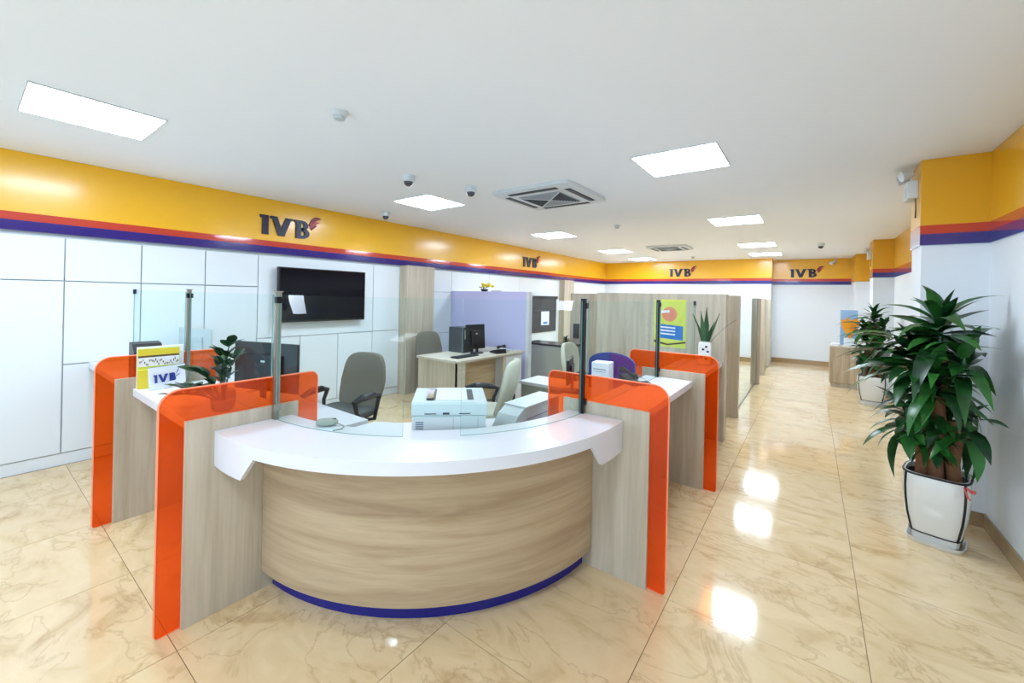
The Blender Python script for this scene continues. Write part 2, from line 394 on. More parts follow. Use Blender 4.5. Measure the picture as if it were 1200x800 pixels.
for (loc, rz, h, lb) in (((XL+.012, 2.17, 2.285), PI/2, .232, 'navy letter sign with red feather on the yellow band above the television'),
                        ((XL+.012, 7.79, 2.285), PI/2, .225, 'navy letter sign with red feather above the dark noticeboard on the left wall'),
                        ((-3.35, YB-.012, 2.27), 0, .225, 'navy letter sign with red feather on the back wall above the wood partition'),
                        ((-.47, YB2-.012, 2.25), 0, .215, 'navy letter sign with red feather on the end wall of the aisle')):
    e = empty('wall_sign', lb, 'sign', loc, rz, 'letter signs on the yellow band'); logo_parts(e, h, .022)

# ================================================================ CEILING FITTINGS
LL = ['ceiling light panel nearest the camera at upper left', 'ceiling light panel between the dome cameras and the left wall', 'ceiling light panel past the large air vent near the left wall',
      'ceiling light panel next to last in the left row', 'farthest ceiling light panel in the left row', 'added light panel, unseen above the frame, brightening the curved counter',
      'large bright ceiling light panel right of the air vent', 'second ceiling light panel of the right row, over the aisle', 'third ceiling light panel of the right row', 'farthest ceiling light panel of the right row']
lp = empty('ceiling_light', LL[0], 'ceiling light', (0, 0, CEIL_H), 0, 'square ceiling light panels')
t = MB()
for q in ((-.008, .608, -.008, .0), (-.008, .608, .6, .608), (-.008, 0, 0, .6), (.6, .608, 0, .6)): t.box(*q, -.008, .001)
t.build('frame', M['white_plastic'], lp)
t = MB(); t.box(0, .6, 0, .6, -.004, .001); t.build('diffuser', M['diffuser'], lp)
for k, (x, y) in enumerate(LIGHTS):
    o = lp if k == 0 else copy_tree(lp); o.location = (x, y, CEIL_H-.001); o['label'] = LL[k]
def cassette(x0, y0, s, lb):
    e = empty('ceiling_air_conditioner', lb, 'air conditioner', (x0+s/2, y0+s/2, CEIL_H), 0, 'ceiling cassette air conditioners')
    h = s/2; t = MB(); t.sbox(h, h, .03, 14, 10, fn=lambda q: (q.x, q.y, max(q.z, -.03)*1.0-.012)); t.build('cover', M['white_plastic'], e, smooth=True)
    for k in range(4):
        mt = Matrix.Rotation(k*PI/2, 4, 'Z')
        t = MB(); t.box(-h*.62, h*.62, -h*.84, -h*.70, -.0445, -.036, mt=mt); t.build('air_slot', M['ac_dark'], e)
        t = MB(); t.box(-h*.60, h*.60, -h*.80, -h*.72, -.049, -.0445, .002, mt=mt @ Matrix.Rotation(0, 4, 'X')); t.build('louvre', M['charcoal'], e)
    t = MB(); t.box(-h*.52, h*.52, -h*.52, h*.52, -.050, -.036); gr = t.build('intake_grille', M['ac_grille'], e)
    for k in range(4):
        mt = Matrix.Rotation(k*PI/2, 4, 'Z'); t = MB()
        for j in range(9):
            y = -h*(.08+.052*j); t.box(y*.95, -y*.95, y-.006, y+.006, -.056, -.050, mt=mt)
        t.build('grille_slats', M['ac_dark'] if k % 2 else M['ac_grille'], gr)
    t = MB()
    for a in (1, -1):
        mt = Matrix.Rotation(a*PI/4, 4, 'Z'); t.box(-h*.72, h*.72, -.006, .006, -.058, -.050, mt=mt)
    t.build('grille_cross', M['white_plastic'], gr)
cassette(-2.80, 3.45, .95, 'large square white ceiling air conditioner above the counters')
cassette(-2.84, 8.75, .8, 'farther white ceiling air conditioner above the glass rooms')
def dome(x, y, lb, sc=1):
    e = empty('dome_camera', lb, 'camera', (x, y, CEIL_H), 0, 'ceiling dome cameras')
    t = MB(); t.lathe([(.062*sc, 0), (.062*sc, -.022), (.056*sc, -.05), (.046*sc, -.058)], 24); t.build('housing', M['white_plastic'], e, True)
    t = MB(); t.lathe([(.046*sc, -.056)] + [(.044*sc*math.cos(a*PI/12), -.058-.044*sc*math.sin(a*PI/12)) for a in range(0, 6)], 24); t.build('lens_dome', M['dome'], e, True)
dome(-3.08, 2.568, 'dome camera in front of the light panel, left of two')
dome(-2.839, 3.189, 'dome camera nearest the large air conditioner', 1.0)
dome(-4.72, 3.55, 'small dome camera close to the yellow band on the left')
dome(.121, 9.753, 'dome camera over the far end of the aisle')
def detector(x, y, lb, sc=1):
    e = empty('smoke_detector', lb, 'smoke detector', (x, y, CEIL_H), 0, 'ceiling smoke detectors')
    t = MB(); t.lathe([(.05*sc, 0), (.05*sc, -.018), (.04*sc, -.03)], 24); t.build('mount', M['white_plastic'], e, True)
    t = MB(); t.lathe([(.034*sc, -.03), (.036*sc, -.036), (.03*sc, -.048), (.012*sc, -.05)], 24); t.build('sensor_cap', M['pale_grey'], e, True)
detector(-2.365, 1.416, 'round white smoke detector on the near ceiling')
detector(-2.405, 6.077, 'small smoke detector beyond the large air conditioner', .9)
detector(-2.46, 11.4, 'farthest smoke detector near the back wall', .9)
def emergency(x, y, z, lb, s=1):
    e = empty('emergency_light', lb, 'emergency light', (x, y, z), 0, 'twin-head emergency lights on the piers')
    t = MB(); t.box(-.06*s, 0, -.1*s, .1*s, -.11*s, .03*s, .006); t.build('battery_box', M['white_plastic'], e)
    t = MB(); t.box(-.062*s, -.06*s, -.03*s, .03*s, -.09*s, -.01*s); t.build('label_plate', M['pale_grey'], e)
    for sg in (-1, 1):
        t = MB(); t.tube([(-.03*s, sg*.06*s, .03*s), (-.04*s, sg*.06*s, .06*s)], .008*s); 
        t.tube([(-.03*s, sg*.06*s, .09*s), (-.06*s, sg*.07*s, .085*s), (-.10*s, sg*.08*s, .075*s)], [.022*s, .034*s, .042*s], 12); t.build('lamp_head', M['white_plastic'], e, True)
    t = MB(); t.tube([(-.01, -.06*s, -.11*s), (-.008, -.06*s, -.2*s), (-.005, -.03*s, -.26*s)], .004, 6); t.build('cord', M['black'], e)
emergency(.662, 4.68, 2.56, 'white twin-head emergency light on the side of the near pier')
emergency(.84, 9.85, 2.5, 'small emergency light on the side of the far pier', .9)
t = MB(); t.tube([(.45, 12.9, CEIL_H), (.45, 12.9, 2.62)], .02, 10); t.tube([(.44, 12.95, 2.60), (.36, 12.7, 2.56)], .035, 12)
tag(t.build('bullet_camera', M['white_plastic'], smooth=True), 'tiny white bullet camera at the far end of the ceiling', 'camera')

# ================================================================ CURVED COUNTER
def arcpts(c, r, a0, a1, n=36):
    return [(c[0]+r*math.cos(a0+(a1-a0)*k/n), c[1]+r*math.sin(a0+(a1-a0)*k/n)) for k in range(n+1)]
def ang_at_x(c, r, x): return -math.acos(max(-1, min(1, (x-c[0])/r)))
def ang_at_y(c, r, y): return math.asin(max(-1, min(1, (y-c[1])/r)))
CG = (-2.33, 2.285)
XP, YP = -2.329, 2.294           # faces of the two flanking panels
cc = empty('curved_counter', 'curved corner reception counter with white top and oak front', 'counter', (-1.6, 1.5, 0))
CF, RF = (-2.250, 2.175), 1.409
fo = arcpts(CF, RF, ang_at_x(CF, RF, XP+.002), ang_at_y(CF, RF, YP-.002), 48)
RI = 1.14
inn = arcpts(CG, RI, -PI/2 + .001, -.001, 48)
inn = [(max(x, XP+.002), min(y, YP-.002)) for x, y in inn]
ZC = .905; TH = .057
t = MB()
t.strip([[(x, y, ZC) for x, y in fo], [(x, y, ZC) for x, y in inn], [(x, y, ZC-TH) for x, y in inn], [(x, y, ZC-TH) for x, y in fo], [(x, y, ZC) for x, y in fo]])
bmesh.ops.remove_doubles(t.b, verts=t.b.verts, dist=1e-5)
t.face([(fo[0][0], fo[0][1], ZC), (inn[0][0], inn[0][1], ZC), (inn[0][0], inn[0][1], ZC-TH), (fo[0][0], fo[0][1], ZC-TH)])
t.face([(fo[-1][0], fo[-1][1], ZC), (inn[-1][0], inn[-1][1], ZC), (inn[-1][0], inn[-1][1], ZC-TH), (fo[-1][0], fo[-1][1], ZC-TH)])
t.build('countertop', M['white_gloss'], cc, True, world=True)
# dropped lips at both ends of the fascia
def lip(rev):
    pts = fo[::-1] if rev else fo
    d = [0]
    for a, b in zip(pts, pts[1:]): d.append(d[-1] + (Vector(b)-Vector(a)).length)
    top = []; bot = []
    for q in (0, .03, .06, .09, .12, .15, .18, .21, .24, .275, .305, .335, .368):
        k = max(i for i in range(len(d)) if d[i] <= q); f = (q-d[k])/(d[k+1]-d[k])
        top.append((pts[k][0]+(pts[k+1][0]-pts[k][0])*f, pts[k][1]+(pts[k+1][1]-pts[k][1])*f))
        bot.append(ZC-TH-.0005 - (.112 if q <= .275 else .112*(.368-q)/.093))
    rows = []
    for inward in (.0005, .02):
        pp = [(p[0] + (CF[0]-p[0])/RF*inward, p[1] + (CF[1]-p[1])/RF*inward) for p in top]
        pp = [(max(a, XP+.002), min(b, YP-.002)) for a, b in pp]
        rows.append([(a, b, ZC-TH) for a, b in pp]); rows.append([(a, b, z) for (a, b), z in zip(pp, bot)])
    t = MB(); t.strip([rows[0], rows[1], rows[3], rows[2], rows[0]]); bmesh.ops.remove_doubles(t.b, verts=t.b.verts, dist=1e-5)
    t.build('fascia_lip', M['white_gloss'], cc, world=True)
lip(False); lip(True)
CW, RW = (-2.362, 2.335), 1.338
def curved_wall(c, r, th, z0, z1, xlim, ylim, n=48):
    o = arcpts(c, r, ang_at_x(c, r, xlim), ang_at_y(c, r, ylim), n)
    i = [(c[0]+(x-c[0])*(1-th/r), c[1]+(y-c[1])*(1-th/r)) for x, y in o]
    i = [(max(x, xlim), min(y, ylim)) for x, y in i]
    t = MB(); V, fs = t.strip([[(x, y, z1) for x, y in o], [(x, y, z1) for x, y in i], [(x, y, z0) for x, y in i], [(x, y, z0) for x, y in o], [(x, y, z1) for x, y in o]])
    bmesh.ops.remove_doubles(t.b, verts=t.b.verts, dist=1e-5)
    return t
curved_wall(CW, RW, .03, .103, ZC-TH-.001, XP+.004, YP-.004).build('front_panel', M['wood_h'], cc, True, world=True)
curved_wall((-2.405, 2.385), 1.33, .02, .0, .102, XP+.004, YP-.004).build('kick_plate', M['kick'], cc, True, world=True)

# plinth panels (oak) and orange acrylic sheets: local frame: x along the depth of the counter (front -> back), z up
def rounded_sheet():
    # front edge x=-.095, back x=.652, top 1.125
    P = [(-.095, 0.018)] + [(-.095, .6)] + arc(-.015, 1.045, .08, .08, 180, 90, 8) + arc(.612, 1.085, .04, .04, 90, 0, 5) + [(.652, .762), (.30, .762), (.30, .018)] + arc(-.077, .018, .018, .018, 270, 180, 3)[:-1]
    return P
def divider(loc, rz, mirror, labels, g):
    # returns (panel, sheet); local x runs backwards into the bay, local y is thickness, away from the visible oak face
    e = empty('counter_end_panel', labels[0], 'panel', loc, rz, 'oak end panels of the counters')
    t = MB(); sg = 1 if mirror else -1
    t.box(0, .53, 0, sg*.019, 0, .975, .0012); t.build('board', M['wood_v'], e)
    t = MB(); t.box(.53, .56, 0, sg*.019, .0, .74, .001); t.build('back_strip', M['wood_v'], e)
    e2 = empty('orange_divider', labels[1], 'divider', loc, rz, 'orange acrylic dividers')
    P = rounded_sheet(); t = MB(); fs = t.prism(P, lambda a, b, d: (a, d, b), sg*.0205, sg*.0305)
    for f in fs[2:]: f.material_index = 1
    t.build('acrylic_sheet', [M['orange'], M['orange_edge']], e2)
    t = MB(); t.tube([(a, sg*.0255, b) for a, b in P[:18]], .0056, 6); t.build('polished_edge', M['orange_edge'], e2, True)
    return e
# left row: face at X, facing +X; local x -> +Y (rz = 90deg), thickness to -X = local +y
divider((XP, .65, 0), PI/2, True, ('oak end panel left of the curved counter', 'orange acrylic divider left of the curved counter, at front'), 0)
divider((-3.752, .65, 0), PI/2, True, ('oak end panel standing between the two left bays, near the white wall', 'orange acrylic divider farther left near the white wall panels'), 0)
# right row: face at Y, facing -Y; local x -> -X (rz = 180), thickness to +Y = local -y
divider((-.70, YP, 0), PI, False, ('oak end panel right of the curved counter', 'orange acrylic divider right of the curved counter, at front'), 0)
divider((-.705, 3.80, 0), PI, False, ('oak end panel on the aisle in front of the wood partition', 'orange acrylic divider second along the aisle'), 0)

# bay counters -------------------------------------------------------------
def bay(name, x0, x1, y0, y1, along, lb, cen):
    e = empty(name, lb, 'counter', cen, 0, 'straight counters of the service bays')
    t = MB(); t.box(x0, x1, y0, y1, ZC-.05, ZC, .002); t.build('countertop', M['white_gloss'], e, world=True)
    t = MB()
    if along == 'x': t.box(x0, x1, y0+.3, y0+.32, 0, ZC-.05)
    else: t.box(x1-.32, x1-.30, y0, y1, 0, ZC-.05)
    t.build('front_panel', M['wood_v'], e, world=True)
    t = MB()
    if along == 'x': t.box(x0, x1, y1+.002, 1.67, .72, .75, .002)
    else: t.box(-1.75, x0-.002, y0, y1, .72, .75, .002)
    t.build('worktop', M['white_gloss'], e, world=True)
    return e
bay('bay_counter', -3.718, -2.363, .735, 1.20, 'x', 'white counter of the left bay holding the leafy plant', (-3.0, 1.0, 0))
bay('bay_counter', XL+.005, -3.786, .735, 1.20, 'x', 'short white counter of the far left bay against the white wall', (-4.5, 1.0, 0))
bay('bay_counter', -1.20, -.80, 2.328, 3.797, 'y', 'white counter of the bay on the aisle behind the curved counter', (-1.0, 3.0, 0))
bay('bay_counter', -1.20, -.80, 3.834, 5.225, 'y', 'white counter of the bay against the wood partition, under the snake plant', (-1.0, 4.5, 0))

# inner corner worktop below the curved counter
o = arcpts((-2.35, 2.31), 1.28, -PI/2+.08, -.08, 30)
poly = [(-2.345, .0)] and ([(x, y) for x, y in o] + [(-1.71, 2.285), (-2.16, 1.75), (-2.29, 1.675), (-2.29, 1.1)])
ic = empty('corner_worktop', 'lower white worktop inside the curved counter, carrying the printer', 'worktop', (-1.8, 1.8, 0))
t = MB(); t.prism(poly, XY, .72, .75); t.build('worktop', M['white_gloss'], ic, world=True)
t = MB(); t.prism([(-1.73, 2.27), (-2.15, 1.78), (-2.13, 1.76), (-1.71, 2.25)], XY, .56, .719); t.build('apron', M['white_gloss'], ic, world=True)
for p in ((-1.78, 2.2), (-2.2, 1.72)):
    t = MB(); t.tube([(p[0]+.06, p[1]-.06, 0), (p[0]+.06, p[1]-.06, .72)], .02, 10); t.build('leg', M['steel'], ic, True, world=True)

# ================================================================ GLASS SCREENS AND POSTS
def post(x, y, z0, rz, dark, lb):
    e = empty('screen_post', lb, 'post', (x, y, z0), rz, 'metal posts of the glass screens')
    m = M['dark_metal'] if dark else M['steel']
    H = 1.592-z0
    t = MB(); t.box(-.017, .004, -.014, .014, 0, H, .002); t.build('profile', m, e)
    t = MB(); t.box(.004, .010, -.008, .008, 0, H-.005); t.build('seal', M['black'], e)
    t = MB(); t.box(.010, .016, -.012, .012, 0, H, .001); t.build('cover_strip', M['steel'], e)
    for zz in (.05, H-.06):
        t = MB(); t.box(-.004, .024, -.02, -.012, zz, zz+.035, .002); t.box(.004, .024, -.014, .020, zz, zz+.035, .002); t.build('glass_clamp', M['dark_metal'] if zz > .1 or dark else M['steel'], e)
    t = MB(); t.box(-.02, .02, -.018, .018, H, H+.006, .001); t.build('cap', M['steel'], e)
    return e
post(-2.305, 1.046, ZC, 0, False, 'steel post at the left end of the curved glass')
post(-3.725, 1.046, ZC, 0, False, 'steel post behind the brochures between the left bays')
post(-1.092, 2.270, ZC, PI/2, True, 'black post at the right end of the curved glass')
post(-1.092, 3.775, ZC, PI/2, True, 'dark post on the white counter along the aisle')
def pane(pts, z0, z1, lb, th=.008, cut=None):
    """glass sheet following a plan polyline"""
    t = MB()
    def seg(a, b, za, zb):
        # thick wall between index a..b
        P = [Vector(p) for p in pts[a:b+1]]; O = []; I = []
        for k, p in enumerate(P):
            d = (P[min(k+1, len(P)-1)] - P[max(k-1, 0)]).normalized(); nn = Vector((-d.y, d.x))*th/2
            O.append(p+nn); I.append(p-nn)
        V, fs = t.strip([[(q.x, q.y, zb) for q in O], [(q.x, q.y, zb) for q in I], [(q.x, q.y, za) for q in I], [(q.x, q.y, za) for q in O], [(q.x, q.y, zb) for q in O]])
        m = len(P)-1
        for k, f in enumerate(fs):
            f.material_index = 1 if (k//m) in (0, 2) else 0
        for k in (0, -1):
            f = t.face([(O[k].x, O[k].y, zb), (I[k].x, I[k].y, zb), (I[k].x, I[k].y, za), (O[k].x, O[k].y, za)]); f.material_index = 1
    n_ = len(pts)-1
    if cut:
        a, b, zc = cut
        seg(0, a, z0, z1); seg(a, b, zc, z1); seg(b, n_, z0, z1)
    else: seg(0, n_, z0, z1)
    me = t.mesh('glass_screen', [M['glass'], M['glass_edge']])
    o = bpy.data.objects.new('glass_screen', me); C.objects.link(o)
    for p in me.polygons: p.use_smooth = cut is not None and p.material_index == 0
    return tag(o, lb, 'glass screen', 'glass screens on the counters')
cp = arcpts(CG, 1.239, -PI/2+.035, -.035, 60)
pane(cp, ZC+.001, 1.578, 'curved glass screen standing on the curved white counter', cut=(25, 34, 1.0))
pane([(-2.365, 1.046), (-3.70, 1.046)], ZC+.001, 1.578, 'flat glass screen behind the leafy plant in the left bay')
pane([(-3.80, 1.046), (XL+.01, 1.046)], ZC+.001, 1.578, 'flat glass screen at far left above the brochures, reaching the white wall')
pane([(-1.092, 2.33), (-1.092, 3.75)], ZC+.001, 1.578, 'flat glass screen along the aisle between the two dark posts')
pane([(-1.092, 3.84), (-1.092, 5.215)], ZC+.001, 1.578, 'flat glass screen beside the snake plant against the wood partition')
for (x, y) in ((XL+.02, 1.046), (-1.092, 5.2)):
    t = MB(); t.box(x-.012, x+.012, y-.012, y+.012, 1.54, 1.585, .002); tag(t.build('glass_bracket', M['dark_metal']), 'small dark bracket holding the glass at the ' + ('white wall' if x < -3 else 'wood partition'), 'bracket')

# ================================================================ PARTITIONS AND GLASS ROOMS
def partition(x0, x1, y0, y1, lb, h=1.672):
    e = empty('partition', lb, 'partition', ((x0+x1)/2, (y0+y1)/2, 0), 0, 'wood partitions of the office rooms')
    n_ = max(1, round((x1-x0)/.8)); w0 = (x1-x0)/n_
    for k in range(n_):
        t = MB(); t.box(x0+k*w0+.0008, x0+(k+1)*w0-.0008, y0, y1-.03, 0, h, .001); t.build('board', M['wood_v'], e, world=True)
    t = MB(); t.box(x0+.002, x1-.001, y1-.029, y1, 0, h-.003, .001); t.build('back_board', M['wood_edge'], e, world=True)
    return e
partition(-2.33, -.77, 5.23, 5.39, 'tall wood partition carrying the lime poster behind the bays')
partition(-3.35, -.78, 6.42, 6.52, 'second wood partition just beyond the door gap')
partition(-.93, -.78, 9.32, 9.42, 'narrow wood partition end past the first glass wall', 1.66)
partition(-.95, -.80, 10.55, 10.67, 'narrow wood partition end, second last along the aisle', 1.66)
partition(-.97, -.80, 12.0, 12.1, 'farthest narrow wood partition end near the back wall', 1.66)
# glass wall panes with channel
for (y0, y1, lb) in ((6.525, 9.2, 'frameless glass wall of the room along the aisle'), (10.68, 11.98, 'far glass wall section near the end of the aisle')):
    e = empty('glass_wall', lb, 'glass wall', (-.86, (y0+y1)/2, 0), 0, 'glass walls along the aisle')
    t = MB(); t.box(-.865, -.855, y0, y1, .02, 1.64); t.build('pane', M['glass'], e, world=True)
    t = MB(); t.box(-.875, -.845, y0, y1, 0, .022, .002); t.build('floor_channel', M['steel'], e, world=True)
t = MB(); t.box(-.90, -.83, 9.22, 9.31, 0, 1.66, .003); tag(t.build('metal_post', M['steel']), 'brushed metal door post at the end of the first glass wall', 'post')
# lilac panel with flowers
e = empty('lilac_screen', 'lilac panel standing behind the manager desk', 'partition', (-4.4, 5.55, 0))
t = MB(); t.box(XL+.002, -3.66, 5.5, 5.59, 0, 1.672, .002); t.build('panel', M['lilac'], e, world=True)
t = MB(); t.box(-3.659, -3.60, 5.5, 5.59, 0, 1.672, .002); t.build('end_post', M['white_gloss'], e, world=True)

# ================================================================ TELEVISION AND NOTICEBOARD
e = empty('television', 'large black television on the white left wall', 'television', (XL, 2.98, 1.56))
t = MB(); t.box(XL+.045, XL+.10, 2.37, 3.59, 1.21, 1.90, .004); t.build('casing', M['black'], e, world=True)
t = MB(); t.box(XL+.1003, XL+.1020, 2.385, 3.575, 1.235, 1.888); t.build('screen', M['screen'], e, world=True)
t = MB(); t.box(XL, XL+.044, 2.8, 3.2, 1.45, 1.7); t.build('wall_mount', M['dark_metal'], e, world=True)
e = empty('noticeboard', 'dark framed noticeboard on the left wall past the lilac panel', 'noticeboard', (XL, 8.75, 1.1))
t = MB(); t.box(XL, XL+.03, 8.1, 9.36, .73, 1.55, .003); t.build('board', M['dark_top'], e, world=True)
t = MB(); t.box(XL, XL+.05, 8.08, 9.4, 1.55, 1.62, .003); t.build('top_rail', M['black'], e, world=True)
t = MB(); t.box(XL+.031, XL+.034, 8.1, 9.36, 1.255, 1.275); t.build('shelf_line', M['charcoal'], e, world=True)
t = MB(); t.box(XL+.031, XL+.036, 8.62, 9.0, .90, 1.24); pp = t.build('paper_notice', M['paper'], e, world=True)
t = MB(); t.box(XL+.0361, XL+.037, 8.72, 8.92, .93, .98); t.build('printed_logo', M['sky_print'], pp, world=True)

# ================================================================ OFFICE CHAIRS (front = local -y)
def make_chair(lb, fab, loc, rz):
    e = empty('office_chair', lb, 'chair', loc, rz)
    t = MB(); t.sbox(.25, .245, .05, 4, 8, fn=lambda q: (q.x, q.y, q.z + .03*(q.x/.25)**2 - (.03 if q.y < -.2 else 0))); t.build('seat', fab if fab is M['fabric_light'] else M['cushion'], e, True, loc=(0, 0, .47))
    def bk(q):
        s = (q.z+.27)/.54
        return (q.x*(1 - .14*abs(s-.5)*2*(1 if s > .5 else .7)), q.y - .10*(q.x/.25)**2*.5 + .13*s + .03*math.sin(s*PI), q.z)
    t = MB(); t.sbox(.25, .04, .27, 4.5, 12, fn=bk); t.build('backrest', fab, e, True, loc=(0, .2, .735))
    t = MB(); t.tube([(0, .12, .41), (0, .26, .42), (0, .29, .55), (0, .31, .68)], [.03, .03, .028, .02], 8); t.build('back_bracket', M['black'], e, True)
    for sg in (-1, 1):
        t = MB(); t.tube([(sg*.2, .05, .43), (sg*.29, .05, .45), (sg*.305, .06, .56), (sg*.30, .10, .655), (sg*.295, .02, .675), (sg*.29, -.12, .675), (sg*.28, -.22, .655), (sg*.29, -.20, .56), (sg*.28, -.06, .45), (sg*.2, -.03, .43)],
                        [.016, .018, .018, .022, .030, .032, .026, .018, .018, .016], 8); t.build('armrest', M['black'], e, True)
    t = MB(); t.lathe([(.03, .09), (.03, .25), (.02, .26), (.02, .40), (.06, .41), (.06, .43)], 14); t.build('gas_column', M['black'], e, True)
    for k in range(5):
        a = 2*PI*k/5+.3; c, s = math.cos(a), math.sin(a)
        t = MB(); t.tube([(.0, 0, .10), (.15*c, .15*s, .09), (.28*c, .28*s, .07)], [.03, .022, .016], 8); l = t.build('leg', M['black'], e, True)
        t = MB(); t.tube([(.28*c-.02*s, .28*s+.02*c, .03), (.28*c+.02*s, .28*s-.02*c, .03)], .03, 12); t.build('castor', M['black'], l, True)
    return e
def head(dx, dy): return math.atan2(dy, dx) + PI/2
make_chair('taupe fabric office chair in the left bay behind the orange divider', M['fabric'], (-3.44, 2.18, 0), head(.3, -.95))
make_chair('pale office chair turned sideways behind the printer', M['fabric_light'], (-2.50, 3.02, 0), head(-.85, -.42))
make_chair('low taupe office chair behind the manager desk', M['fabric'], (-4.62, 4.52, 0), head(1, -.1))
make_chair('cream office chair near the dark desk, seen past the black post', M['fabric_light'], (-2.24, 4.86, 0), head(1, .08))

# ================================================================ MANAGER DESK
e = empty('manager_desk', 'pale oak manager desk in front of the lilac panel', 'desk', (-3.97, 4.6, 0))
t = MB(); t.box(-4.36, -3.57, 3.84, 5.36, .72, .75, .002); t.build('desktop', M['wood_top'], e, world=True)
t = MB(); t.box(-4.34, -3.60, 3.86, 3.90, 0, .72); t.build('side_panel', M['wood_v'], e, world=True)
t = MB(); t.box(-3.64, -3.59, 3.86, 4.0, 0, .72); t.build('front_post', M['wood_top'], e, world=True)
t = MB(); t.box(-3.78, -3.755, 4.0, 4.85, .08, .72); t.build('modesty_panel', M['wood_h'], e, world=True)
t = MB(); t.box(-3.64, -3.60, 4.85, 4.9, 0, .72); t.build('front_post', M['wood_top'], e, world=True)
cb = MB().box(-4.3, -3.62, 4.9, 5.34, .0, .719, .002).build('cupboard', M['white_gloss'], e, world=True)
MB().box(-3.619, -3.605, 4.915, 5.325, .02, .705, .002).build('door', M['white_gloss'], cb, world=True)
def monitor(loc, rz, w_, h_, lb, stand=.12, mt='black', tilt=0):
    e = empty('monitor', lb, 'monitor', loc, rz)
    t = MB(); t.lathe([(.10, 0), (.10, .008), (.09, .014)], 20); t.build('foot', M[mt], e, True)
    t = MB(); t.box(-.02, .02, -.012, .012, .01, stand+.1, .003); t.build('neck', M[mt], e)
    T = Matrix.Translation((0, -.02, stand)) @ Matrix.Rotation(tilt, 4, 'X')
    t = MB(); t.box(-w_/2, w_/2, -.012, .010, 0, h_, .004, mt=T); cs = t.build('casing', M[mt], e)
    t = MB(); t.box(-w_*.28, w_*.28, .010, .03, h_*.2, h_*.75, .006, mt=T); t.build('rear_bulge', M[mt], e)
    t = MB(); t.box(-w_/2+.012, w_/2-.012, -.0135, -.012, .02, h_-.012, mt=T); t.build('screen', M['screen'], e)
    t = MB(); t.box(-.02, .02, .0302, .0306, h_*.6, h_*.64, mt=T); t.build('rear_badge', M['pale_grey'], e)
    return e
monitor((-3.93, 4.62, .75), head(-.9, .12), .36, .36, 'black monitor on the manager desk with its back to the counters', .06, tilt=.08)
e = empty('computer_tower', 'dark computer box with a pale card on it at the manager desk', 'computer', (-4.2, 4.62, .75))
t = MB(); t.box(-.15, .15, -.16, .06, 0, .37, .004); t.build('case', M['charcoal'], e)
t = MB(); t.box(.151, .155, -.14, .06, .2, .34); t.build('pale_card', M['wood_top'], e)
# desk phone + keyboard + cables
def keyboard(loc, rz, lb, m='black'):
    e = empty('keyboard', lb, 'keyboard', loc, rz)
    t = MB(); t.box(-.22, .22, -.07, .07, 0, .014, .004); t.build('base', M[m], e)
    t = MB()
    for r in range(5):
        for k in range(14): t.box(-.21+k*.030, -.21+k*.030+.025, -.06+r*.024, -.06+r*.024+.019, .014, .02)
    o = t.build('keys', M['charcoal'], e); o['kind'] = 'stuff'
def phone(loc, rz, lb, m='black'):
    e = empty('desk_phone', lb, 'phone', loc, rz)
    t = MB(); t.box(-.09, .09, -.1, .1, 0, .02, .006); t.prism([(-.09, .02), (.09, .02), (.09, .065)], lambda a, b, d: (d, a, b), -.085, .085); t.build('base', M[m], e)
    t = MB(); t.tube([(-.06, -.095, .055), (-.06, -.085, .075), (-.06, 0, .095), (-.06, .085, .108), (-.06, .095, .09)], [.022, .024, .013, .024, .022], 8); t.build('handset', M[m], e, True)
    t = MB(); t.box(0, .07, -.06, .0, .037, .046, mt=Matrix.Rotation(.2, 4, 'X')); t.build('keypad', M['pale_grey'], e)
keyboard((-3.80, 4.22, .75), head(-1, 0), 'black keyboard on the near half of the manager desk')
phone((-3.72, 4.86, .75), head(-.8, .3), 'black desk phone beside the monitor on the manager desk')
t = MB(); t.tube([(-3.7, 5.0, .757), (-3.66, 5.05, .757), (-3.74, 5.12, .765), (-3.68, 5.2, .757), (-3.8, 5.24, .757)], .006, 6); t.box(-3.83, -3.70, 5.03, 5.12, .75, .78, .004)
tag(t.build('cable_bundle', M['pale_grey'], smooth=True), 'grey cables and adapter at the right end of the manager desk', 'cable')
# flowers on lilac panel
e = empty('flower_arrangement', 'yellow flower arrangement on top of the lilac panel', 'flowers', (-4.57, 5.545, 1.672))
t = MB(); t.lathe([(.05, 0), (.07, .03), (.065, .04)], 14); t.build('bowl', M['black'], e, True)
for k in range(9):
    a = k*2.4; r = .03+.012*k; x, y, z = r*math.cos(a), .4*r*math.sin(a), .07+.012*(k % 4)
    t = MB(); t.sbox(.03, .03, .022, 2, 4, fn=lambda q: (q.x*(1+.2*math.sin(9*q.z*50)), q.y, q.z)); t.build('blossom', M['flower'] if k % 3 else M['yellow_print'], e, True, loc=(x+.05, y, z+.02))
def leaf_blade(L_, W_, droop, n=6, fold=.25, base_w=.3):
    rows = []
    for k in range(n+1):
        s = k/n; w_ = W_*(base_w+(1-base_w)*math.sin(PI*min(1, s*1.15+.08)) if s < .55 else math.sin(PI*min(1, s*.86+.14)))*.5
        w_ = max(w_, .0008); x = L_*s*(1-.25*droop*s*s); z = L_*(.45*s*(1-s*.3)*0 - droop*s*s*.8)
        rows.append([(x, -w_, z+fold*w_), (x, 0, z), (x, w_, z+fold*w_)])
    t = MB(); t.strip(rows); return t
def leaf_mesh(m, *a, **k): return leaf_blade(*a, **k).mesh('leaf', m, True)
ms = leaf_mesh(M['leaf2'], .09, .03, .3)
for k in range(12):
    o = bpy.data.objects.new('leaf', ms); C.objects.link(o); o.parent = e; a = k*2.1; o.location = (.03*math.cos(a)-.02, .02*math.sin(a), .045); o.rotation_euler = (0, -.5-.5*random.random(), a)
